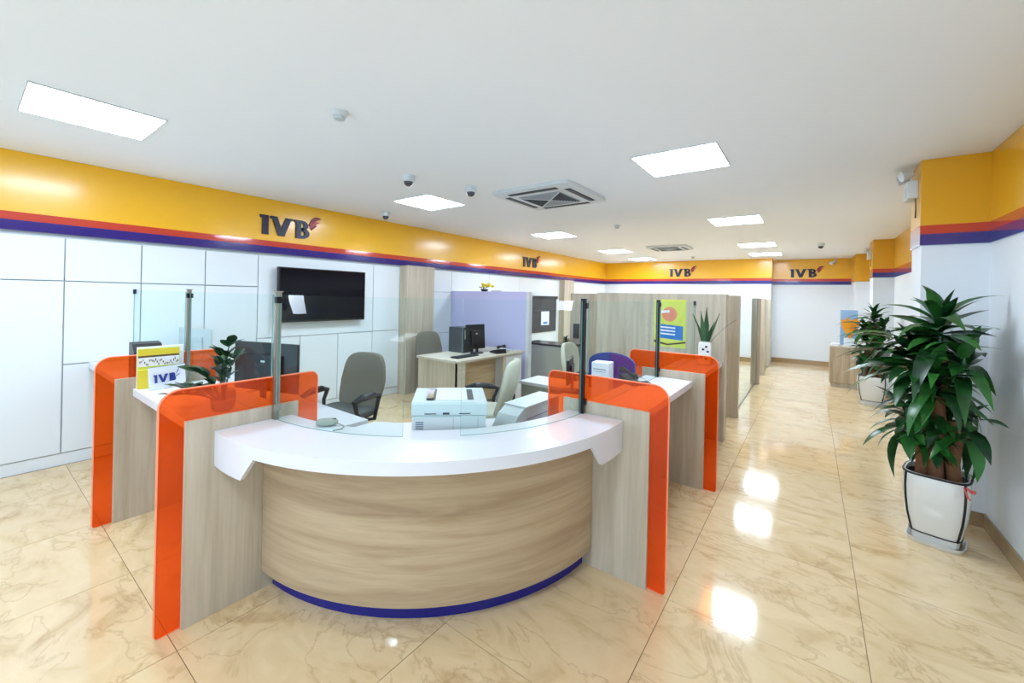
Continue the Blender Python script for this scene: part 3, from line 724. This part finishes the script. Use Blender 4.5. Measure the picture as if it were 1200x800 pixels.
t = MB(); t.box(-4.40, -4.2, 5.52, 5.57, 1.673, 1.69, .003); tag(t.build('small_tray', M['pale_grey']), 'small pale tray lying on the lilac panel right of the flowers', 'tray')

# ================================================================ DARK DESK BEHIND
e = empty('grey_desk', 'greige desk with a dark top past the lilac panel', 'desk', (-3.58, 6.1, 0))
t = MB(); t.box(-3.97, -3.14, 5.98, 6.38, 0, .78, .002); t.build('body', M['greige'], e, world=True)
t = MB(); t.box(-3.99, -3.12, 5.96, 6.40, .78, .81, .002); t.build('top', M['dark_top'], e, world=True)
e = empty('small_plant', 'small green bush on the dark desk top', 'plant', (-3.28, 6.15, .81))
t = MB(); t.lathe([(.03, 0), (.045, .05), (.04, .055)], 14); t.build('pot', M['black'], e, True)
ms2 = leaf_mesh(M['leaf2'], .10, .035, .4)
for k in range(34):
    o = bpy.data.objects.new('leaf', ms2); C.objects.link(o); o.parent = e; a = k*2.4; o.location = (0, 0, .05+.02*(k % 3)); o.rotation_euler = (0, -1.2*random.random(), a)
t = MB(); t.box(-3.27, -3.17, 6.385, 6.419, .90, 1.15, .005); tag(t.build('intercom', M['charcoal']), 'dark grey intercom box on the second wood partition', 'intercom')

# ================================================================ POSTER AND SNAKE PLANT
e = empty('poster', 'lime and blue advertising poster on the wood partition', 'poster', (-1.35, 5.228, 1.3))
def flat(name, x0, x1, z0, z1, d, m, par): t = MB(); t.box(x0, x1, 5.2285-d, 5.2295-.0, z0, z1); return t.build(name, m, par, world=True)
flat('sheet', -1.56, -1.19, 1.02, 1.60, .002, M['lime'], e)
def flatp(name, poly, d, m): t = MB(); t.prism(poly, lambda a, b, q: (a, q, b), 5.2265-d, 5.2266); t.build(name, m, e, world=True)
flatp('printed_figure', arc(-1.38, 1.42, .09, .09, 0, 350, 16), .0006, M['pink_print'])
flatp('printed_headline', [(-1.50, 1.46), (-1.38, 1.47), (-1.38, 1.44), (-1.50, 1.43)], .0010, M['paper'])
flatp('printed_banner', [(-1.53, 1.13), (-1.22, 1.11), (-1.22, 1.28), (-1.53, 1.30)], .0008, M['sky_print'])
for z in (1.255, 1.215, 1.175): flatp('printed_line', [(-1.51, z), (-1.31, z-.01), (-1.31, z+.008), (-1.51, z+.018)], .0014, M['paper'])
flatp('printed_swoosh', [(-1.559, 1.10), (-1.4, 1.06), (-1.19, 1.10), (-1.19, 1.08), (-1.4, 1.04), (-1.559, 1.07)], .001, M['brown_print'])
e = empty('snake_plant', 'snake plant in a patterned white pot before the wood partition', 'plant', (-.905, 4.86, ZC))
t = MB(); t.sbox(.065, .065, .125, 8, 8, c=(0, 0, .126)); t.build('pot', M['ceramic'], e, True)
for k, (dx, dz) in enumerate(((.02, .19), (.035, .14), (-.01, .16), (-.03, .08), (.02, .06))):
    t = MB(); t.box(dx-.012, dx+.012, -.0665, -.0655, dz, dz+.02, .0004); t.build('pot_motif', M['blue_print'] if k % 2 else M['black'], e)
for k, (a, l, w_, tl) in enumerate(((.3, .34, .048, .10), (1.6, .40, .055, .04), (3.0, .32, .055, .12), (-.2, .28, .055, .45), (4.4, .36, .048, .10), (5.2, .25, .05, .3), (2.4, .30, .05, .2))):
    rows = []
    for i in range(9):
        s = i/8; ww = w_*.5*(.7+.6*s if s < .5 else max(.02, 2.0*(1-s)))*1.0; an = a+s*.6
        cx, cy = .032*math.cos(a)+math.cos(a)*(tl+.12)*l*s*1.0+math.cos(a)*tl*l*s*s*.8, .03*math.sin(a)+math.sin(a)*tl*l*s*s*.6
        rows.append([(cx-ww*math.sin(an), cy+ww*math.cos(an)*.9, .22+l*s), (cx+.005, cy, .22+l*s), (cx+ww*math.sin(an), cy-ww*math.cos(an)*.9, .22+l*s)])
    t = MB(); t.strip(rows); t.build('leaf', M['snake'], e, True)

# ================================================================ RIGHT BAY ITEMS
e = empty('brochure_display', 'purple and blue arched brochure display in the aisle bay', 'display', (-1.46, 3.62, .75))
P = [(-.22, 0), (.22, 0), (.22, .25)] + arc(0, .25, .22, .10, 0, 180, 14)[1:]
t = MB(); t.prism(P, lambda a, b, d: (a, d, b), 0, .03); t.build('arched_board', M['blue_print'], e)
t = MB(); t.prism([(.0, .005), (.215, .005), (.215, .245)] + arc(0, .245, .215, .095, 0, 90, 10)[1:], lambda a, b, d: (a, d, b), -.003, 0); t.build('purple_print', M['purple'], e)
e = empty('document_box', 'white document box beside the purple display', 'box', (-1.43, 3.36, .75), .1)
t = MB(); t.box(-.075, .075, -.07, .07, 0, .30, .004); t.build('box', M['paper'], e)
t = MB(); t.box(-.06, .05, -.0712, -.0702, .24, .247); t.box(-.06, .05, -.0712, -.0702, .222, .226); t.build('printed_line', M['line_blue'], e)
phone((-1.15, 3.35, ZC), 1.0, 'black desk phone on the aisle bay counter')
monitor((-1.72, 3.36, .75), head(-.8, -.3), .34, .22, 'low black monitor in the bay behind the right orange divider', .08)
e = empty('return_desk', 'white return desk between the pale chair and the right orange divider', 'desk', (-2.05, 3.6, 0))
t = MB(); t.box(-2.34, -1.755, 3.42, 3.79, .72, .75, .002); t.build('desktop', M['white_gloss'], e, world=True)
t = MB(); t.box(-2.32, -1.78, 3.44, 3.46, .0, .72); t.build('panel', M['greige'], e, world=True)
e = empty('counter_box_unit', 'long pale box with a sloping near end behind the curved glass', 'box', (-1.48, 2.25, .75))
t = MB(); t.prism([(-.26, 0), (-.26, .05), (-.20, .12), (-.13, .155), (.30, .155), (.30, 0)], lambda a, b, d: (d, a, b), -.075, .075); t.build('casing', M['pale_grey'], e)
t = MB(); t.box(-.085, .085, -.13, .30, .156, .164, .003); t.build('lid', M['white_plastic'], e)
t = MB(); t.box(.0755, .077, -.1, .25, .04, .045); t.box(.0755, .077, -.1, .25, .08, .085); t.build('seam_line', M['line_blue'], e)

# ================================================================ PRINTER
e = empty('printer', 'white laser printer on the corner worktop behind the glass', 'printer', (-1.635, 1.695, .785), math.radians(44))
t = MB(); t.box(-.195, .195, -.17, .18, 0, .175, .008); t.build('lower_body', M['white_plastic'], e)
t = MB(); t.prism([(-.175, .178), (-.175, .235), (-.165, .245), (.17, .245), (.185, .23), (.185, .178)], lambda a, b, d: (d, a, b), -.198, .198); t.build('top_cover', M['white_plastic'], e)
t = MB(); t.box(-.10, .13, -.12, .12, .2455, .2475); t.build('output_tray', M['charcoal'], e)
t = MB(); t.box(-.075, .095, -.13, .13, .248, .253, mt=Matrix.Rotation(.03, 4, 'X')); t.build('paper_sheet', M['paper'], e)
t = MB(); t.box(-.125, -.085, -.13, .10, .2465, .257, .002); t.build('control_panel', M['dome'], e)
for x0 in (-.13, .05):
    t = MB(); t.box(x0, x0+.06, -.1765, -.1745, .184, .189); t.build('cover_slot', M['charcoal'], e)
t = MB(); t.box(-.035, .0, -.1775, -.1745, .182, .193, .001); t.build('latch', M['charcoal'], e)
t = MB()
for k in range(9): t.box(-.175, -.135, -.1715, -.1695, .05+k*.011, .056+k*.011)
t.build('vent', M['line_blue'], e)
t = MB(); t.box(-.125, -.01, -.1725, -.1695, .02, .075); t.build('rear_port_panel', M['charcoal'], e)
for x0 in (.02, .15):
    t = MB(); t.box(x0, x0+.0015, -.1712, -.1698, .0, .17); t.build('seam_line', M['line_blue'], e)
t = MB(); t.box(.196, .198, -.13, -.11, .13, .15); t.box(.196, .198, -.125, -.108, .09, .11); t.build('socket', M['black'], e)
t = MB(); t.tube([(.197, -.115, .10), (.22, -.11, .06), (.235, -.10, .01), (.25, -.04, .006)], .004, 6); t.build('usb_cable', M['white_plastic'], e, True)
t = MB(); t.box(-.19, .19, -.165, .175, 0, .034, .003); tag(t.build('printer_stand', M['pale_grey'], loc=(-1.635, 1.695, .7505), rz=math.radians(44)), 'flat grey stand underneath the white printer', 'stand')
e = empty('computer_mouse', 'grey computer mouse on the curved counter behind the glass', 'mouse', (-2.0, 1.165, ZC), 2.4)
t = MB(); t.sbox(.032, .055, .018, 2.6, 6, c=(0, 0, .018)); t.build('shell', M['greige'], e, True)
t = MB(); t.box(-.004, .004, -.045, -.025, .03, .037, .001); t.build('wheel', M['black'], e)
t = MB(); t.tube([(0, -.05, .01), (-.03, -.09, .004), (-.07, -.09, .004), (-.1, -.05, .004)], .003, 6); t.build('cord', M['greige'], e, True)

# ================================================================ LEFT BAY ITEMS
e = empty('sign_stand', 'white tabletop card with navy letters on the left counter', 'sign', (-3.545, .785, ZC), math.radians(108))
TT = Matrix.Rotation(-.10, 4, 'X') @ Matrix.Diagonal((1.04, 1, 1.04, 1))
t = MB(); t.box(0, .225, 0, .004, 0, .15, .001, mt=TT); t.build('card', M['paper'], e)
t = MB(); t.box(-.004, .23, -.002, .0, .148, .151, mt=TT); t.box(.09, .14, .0, .07, 0, .003); t.build('acrylic_holder', M['glass_edge'], e)
lg = empty('x', None, None, (0, 0, 0)); lg.name = 'printed_logo'; lg.parent = e; lg.location = (.028, -.001, .045); lg.rotation_euler = (-.12, 0, 0)
logo_tmp = logo_parts  # same letters at card size
def card_logo(par):
    t = MB(); h = .055
    for p in ([(.12, 0), (.42, 0), (.42, 1), (.0, 1), (.0, .88), (.12, .84)], [(.52, 1), (.86, 1), (1.07, .38), (1.30, 1), (1.66, 1), (1.24, 0), (.92, 0)],
              [(1.8, 0), (2.45, .0), (2.6, .25), (2.45, .5), (2.5, .78), (2.35, 1), (1.8, 1)], [(2.55, .8), (2.9, 1.2), (3.0, 1.6), (2.75, 1.15)], [(1.1, -.25), (3.1, .75), (2.9, .75)]):
        t.prism([(a*h, b*h) for a, b in p], XZ, -.0012, 0)
    return t
bpy.data.objects.remove(lg)
o = card_logo(None).build('printed_letters', M['blue_print'], e); o.location = (.022, -.006, .048); o.rotation_euler = (-.12, 0, 0)
e = empty('brochure_stack', 'yellow brochure stand left of the white letter card', 'brochures', (-3.655, .748, ZC), math.radians(91))
t = MB(); t.box(0, .262, .031, .045, 0, .285, .002); t.build('back_panel', M['paper'], e)
t = MB(); t.box(0, .22, .0, .028, .0, .13, .002); t.build('yellow_leaflet', M['yellow_print'], e)
b_ = MB().box(0, .235, .02, .029, .05, .272, .001).build('photo_leaflet', M['lime'], e)
t = MB(); t.box(.003, .232, .0185, .0195, .225, .268); t.build('yellow_header', M['yellow_print'], b_)
t = MB(); t.box(.003, .232, .0185, .0195, .212, .225); t.build('dark_strip', M['brown_print'], b_)
t = MB(); t.box(.003, .232, .0185, .0195, .15, .212); t.build('printed_crowd', M['paper'], b_)
t = MB()
for k in range(26):
    x = .01+.0085*k; z = .152+.04*random.random(); t.box(x, x+.005, .0175, .0184, z, z+.006+.012*random.random())
o = t.build('printed_people', M['brown_print'], b_); o['kind'] = 'stuff'
t = MB(); t.box(.236, .262, .025, .03, .02, .24); t.build('white_leaflet', M['white_plastic'], e)
# stacked leaflets in blue on top back
t = MB(); t.box(-4.55, -4.25, 1.22, 1.42, .751, .99, .004); tag(t.build('document_tray', M['pale_grey']), 'pale grey tray unit behind the yellow brochures', 'tray')
monitor((-5.02, 1.45, .75), head(-.25, 1), .52, .33, 'grey monitor in the far left bay by the white wall', .12, mt='pale_grey')
e = empty('card_terminal', 'black sloped terminal on the far left counter behind the yellow brochures', 'terminal', (-4.16, .90, ZC), PI/2)
t = MB(); t.prism([(-.08, 0), (-.07, .20), (.0, .26), (.08, .27), (.08, 0)], lambda a, b, d: (d, a, b), -.09, .09); t.build('housing', M['black'], e)
t = MB(); t.box(-.07, .07, -.079, -.074, .05, .15); t.build('front_panel', M['charcoal'], e)
monitor((-3.25, 1.38, .75), head(-.35, 1), .60, .36, 'large dark monitor behind the leafy plant in the left bay', .10)
# ZZ plant in glass vase
e = empty('leafy_plant', 'dark leafy plant in a clear vase beside the orange divider', 'plant', (-2.70, .93, ZC))
t = MB(); t.lathe([(.05, .001), (.06, .02), (.065, .09), (.055, .12), (.052, .12), (.06, .088), (.055, .02), (.045, .008)], 22); t.build('vase', M['vase'], e, True)
t = MB(); t.lathe([(.04, .008), (.05, .03), (.055, .06)], 16); t.build('pebbles', M['pale_grey'], e, True)
zl = [leaf_mesh(M['leaf2'], .075+.01*k, .044+.004*k, .15, n=5, fold=.35, base_w=.15) for k in range(3)]
stems = [(-.25, -.13, .09), (-.36, -.05, .06), (-.14, -.20, .08), (-.06, -.12, .21), (.0, -.02, .31), (.08, .0, .37), (.12, .02, .30), (.15, -.07, .24), (-.10, .03, .26), (-.02, -.20, .14)]
for sx, sy, sz in stems:
    P0 = Vector((sx*.08, sy*.1, .05)); P1 = Vector((sx*.35, sy*.4, .05+sz*.75)); P2 = Vector((sx, sy, sz+.02))
    pts = [(1-s)**2*P0+2*s*(1-s)*P1+s*s*P2 for s in [k/8 for k in range(9)]]
    t = MB(); t.tube(pts, [.006-.004*k/8 for k in range(9)], 6); st = t.build('stem', M['leaf2'], e, True)
    for k in range(3, 9):
        d = (pts[min(k+1, 8)]-pts[k-1]).normalized(); az = math.atan2(d.y, d.x)
        for sg in ((-1, 1) if k % 2 else (0,) if k == 8 else ()):
            o = bpy.data.objects.new('leaf', random.choice(zl)); C.objects.link(o); o.parent = st; o.location = pts[k]
            o.rotation_euler = (random.uniform(-.4, .4), -.35-.5*d.z+random.uniform(-.2, .2), az+sg*random.uniform(.6, 1.1))

# ================================================================ DRACAENAS IN POTS
LV = []
for (l, w_, dr) in ((.46, .10, .40), (.40, .108, .65), (.36, .115, .25), (.50, .092, .8), (.32, .115, .5), (.26, .095, .12)):
    LV.append(leaf_mesh(M['leaf'], l, w_, dr, n=7, fold=.25, base_w=.35))
def dracaena(loc, rz, sc, lb, heads, seed, lim, pw=.188, ph=.47):
    R = random.Random(seed)
    e = empty('potted_dracaena', lb, 'potted plant', loc, rz, 'tall dracaenas in white pots along the right wall')
    # pot: rounded square, flaring upwards, on a saucer
    def ring(h, r, n=48, p=4.2):
        out = []
        for k in range(n):
            a = 2*PI*k/n; c, s = math.cos(a), math.sin(a); q = (abs(c)**p+abs(s)**p)**(-1/p); out.append((r*q*c, r*q*s, h))
        return out
    prof = [(.02, .70), (.05, .72), (.10, .80), (.20, .92), (.30, .98), (.38, 1.0), (ph-.01, .98), (ph, .96), (ph, .90), (ph-.05, .89)]
    t = MB(); V, fs = t.strip([ring(h, pw*.86*r) for h, r in prof], True); t.face([v.co for v in V[0]]); 
    t.build('pot', M['ceramic'], e, True)
    t = MB(); V, fs = t.strip([ring(ph-.035, pw*.86*.9), ring(ph-.03, .01)], True); t.build('soil', M['soil'], e)
    t = MB(); t.strip([ring(h, pw*.86*r) for h, r in ((0, .76), (.0, .80), (.03, .88), (.03, .84), (.012, .74))], True); t.build('saucer', M['ceramic'], e, True)
    def sp(a, h, off=1.006):
        # point on pot surface at angle a, height h
        r = None
        for (h0, r0), (h1, r1) in zip(prof, prof[1:]):
            if h0 <= h <= h1 and h1 > h0: r = r0+(r1-r0)*(h-h0)/(h1-h0)
        r = pw*.86*(r or .9)*off; c, s = math.cos(a), math.sin(a); q = (abs(c)**4.2+abs(s)**4.2)**(-1/4.2); return (r*q*c, r*q*s, h)
    for k in range(4):
        a = PI/4+k*PI/2
        t = MB(); t.tube([sp(a, .07+.04*i) for i in range(int((ph-.09)/.04)+1)] + [sp(a, ph-.012)], .007, 6); t.build('corner_line', M['ceramic_line'], e, True)
    t = MB(); pts = [sp(2*PI*k/48, .075) for k in range(49)]; t.tube(pts, .005, 6); t.build('base_line', M['ceramic_line'], e, True)
    t = MB(); pts = [sp(2*PI*k/48, ph-.006, 1.0) for k in range(49)]; t.tube(pts, .007, 6); t.build('rim_line', M['ceramic_line'], e, True)
    for k, (x, y, h) in enumerate(((-.072, -.03, .90), (.0, .03, 1.25), (.078, -.03, .84), (.004, -.062, 1.0))):
        t = MB(); n_ = 7; t.tube([(x+.008*math.sin(i*1.3+k), y+.008*math.cos(i*1.7), ph-.05+(h-ph+.05)*i/(n_-1)) for i in range(n_)], [.036+.004*R.random() for i in range(n_)], 10); t.build('cane', M['cane'], e, True)
    for (hx, hy, hz, cnt, ls, up) in heads:
        t = MB(); t.tube([(hx*.5, hy*.5, hz-.16), (hx, hy, hz-.03), (hx, hy, hz+.10)], [.018, .014, .008], 8); t.build('shoot', M['leaf'], e, True)
        for k in range(cnt):
            s = k/cnt; a = k*2.39996+R.uniform(-.3, .3)
            lm = R.choice(LV[:5] if s < .75 else LV[2:])
            el = up[0] + (up[1]-up[0])*s**1.2 + R.uniform(-.18, .18)
            q = ls*R.uniform(.8, 1.12)*(1-.18*s)
            for tr in range(7):          # keep the tips off the wall and pier
                rr = .50*q*math.cos(el); tx = loc[0]+math.cos(rz)*(hx+rr*math.cos(a))-math.sin(rz)*(hy+rr*math.sin(a)); ty = loc[1]+math.sin(rz)*(hx+rr*math.cos(a))+math.cos(rz)*(hy+rr*math.sin(a))
                if tx < lim[0] and ty < lim[1]: break
                a += .9
            else: q *= .55
            o = bpy.data.objects.new('leaf', lm); C.objects.link(o); o.parent = e
            o.location = (hx+.012*math.cos(a), hy+.012*math.sin(a), hz-.10+.20*s)
            o.rotation_euler = (R.uniform(-.35, .35), -el, a); o.scale = (q, q*1.0, q)
    return e
e1 = dracaena((.70, 4.02, 0), math.radians(-14), 1, 'tall potted dracaena in a white pot nearest, against the near pier',
         [(0, .02, 1.43, 36, .94, (-.05, 1.35)), (-.12, .02, 1.22, 36, .98, (-.15, 1.0)), (.11, .0, 1.22, 34, .95, (-.1, 1.1)), (-.02, -.12, 1.08, 32, .74, (-.4, 1.1)),
          (-.04, -.05, .92, 30, .66, (-.5, .9)), (.14, -.06, .82, 26, .66, (-.55, .8)), (-.15, -.05, .80, 26, .68, (-.55, .8)), (.02, .10, 1.0, 20, .7, (-.4, .8)), (0, -.10, .72, 20, .5, (-.5, .8))], 3, (1.0, 4.44))
t = MB(); t.tube([(.19, .05, .45), (.22, .055, .44), (.245, .06, .445)], [.004, .009, .012], 6); t.tube([(.19, .04, .45), (.215, .045, .40), (.23, .05, .385)], [.003, .006, .004], 6); t.build('red_ribbon', M['red_rib'], e1, rz=math.radians(-60))
dracaena((.80, 8.78, 0), math.radians(-10), 1, 'potted dracaena in a white pot farther along, beside the low cabinet',
         [(0, .02, 1.36, 32, .72, (-.1, 1.35)), (-.12, .02, 1.18, 30, .78, (-.3, 1.0)), (.12, .0, 1.20, 30, .78, (-.3, 1.0)), (-.02, -.12, 1.02, 28, .70, (-.4, .9)), (.10, -.06, .84, 24, .62, (-.5, .8)), (-.14, -.04, .82, 24, .66, (-.5, .7)), (0, -.08, .68, 20, .5, (-.5, .7))], 9, (1.06, 9.4), pw=.215)

# ================================================================ LOW CABINET AT THE END OF THE AISLE
e = empty('low_cabinet', 'low wood cabinet at the far right end of the aisle', 'cabinet', (.65, 10.25, 0))
t = MB(); t.box(.30, 1.0, 10.10, 10.6, .08, .76, .003); t.build('body', M['wood_edge'], e, world=True)
t = MB(); t.box(.29, 1.01, 10.09, 10.61, .76, .785, .002); t.build('top', M['wood_top'], e, world=True)
t = MB(); t.box(.32, 1.0, 10.12, 10.6, 0, .08); t.build('plinth', M['wood_v'], e, world=True)
for x0, x1 in ((.305, .648), (.652, .995)):
    t = MB(); t.box(x0, x1, 10.085, 10.10, .09, .75, .002); d = t.build('door', M['wood_edge'], e, world=True)
    t = MB(); t.box((x0+x1)/2-.03, (x0+x1)/2+.03, 10.075, 10.085, .68, .695, .002); t.build('handle', M['steel'], d, world=True)
e = empty('leaflet_stand', 'white leaflet stand on the low cabinet under the orange bouquet', 'stand', (.60, 10.3, .785))
t = MB(); t.box(-.10, .10, -.06, .08, 0, .012, .002); t.build('base', M['white_plastic'], e)
t = MB(); t.prism([(-.05, .012), (.07, .012), (.07, .15), (.03, .15)], lambda p, q, d: (d, p, q), -.09, .09); t.build('sloped_body', M['white_plastic'], e)
e = empty('orange_bouquet', 'orange bouquet wrap at the far end of the aisle, on the white leaflet stand', 'bouquet', (.60, 10.35, .937))
for k in range(7):
    a = (k-3)*.28; w2 = .045
    t = MB(); t.prism([(-w2*.5, 0), (w2*.5, 0), (w2*1.3, .2), (w2*.6, .33+.03*(k % 3)), (-w2*.4, .36-.02*(k % 2)), (-w2*1.2, .22)], lambda p, q, d: (p+q*math.sin(a)*.45, d+q*.1*(k-3)*.2, q), -.04+.012*k, -.037+.012*k); t.build('wrap_sheet', M['orange_item'], e)
t = MB(); t.box(.46, .72, 10.48, 10.5, .785, 1.47, .003); tag(t.build('blue_leaflet_board', M['pale_blue']), 'pale blue board behind the orange bouquet on the low cabinet', 'board')
t = MB()
for k in range(3): t.box(.31+.01*k, .43+.01*k, 10.2, 10.4, .786+.012*k, .797+.012*k, .001)
tag(t.build('leaflet_pile', M['paper']), 'white leaflets lying at the left of the low cabinet', 'leaflets')
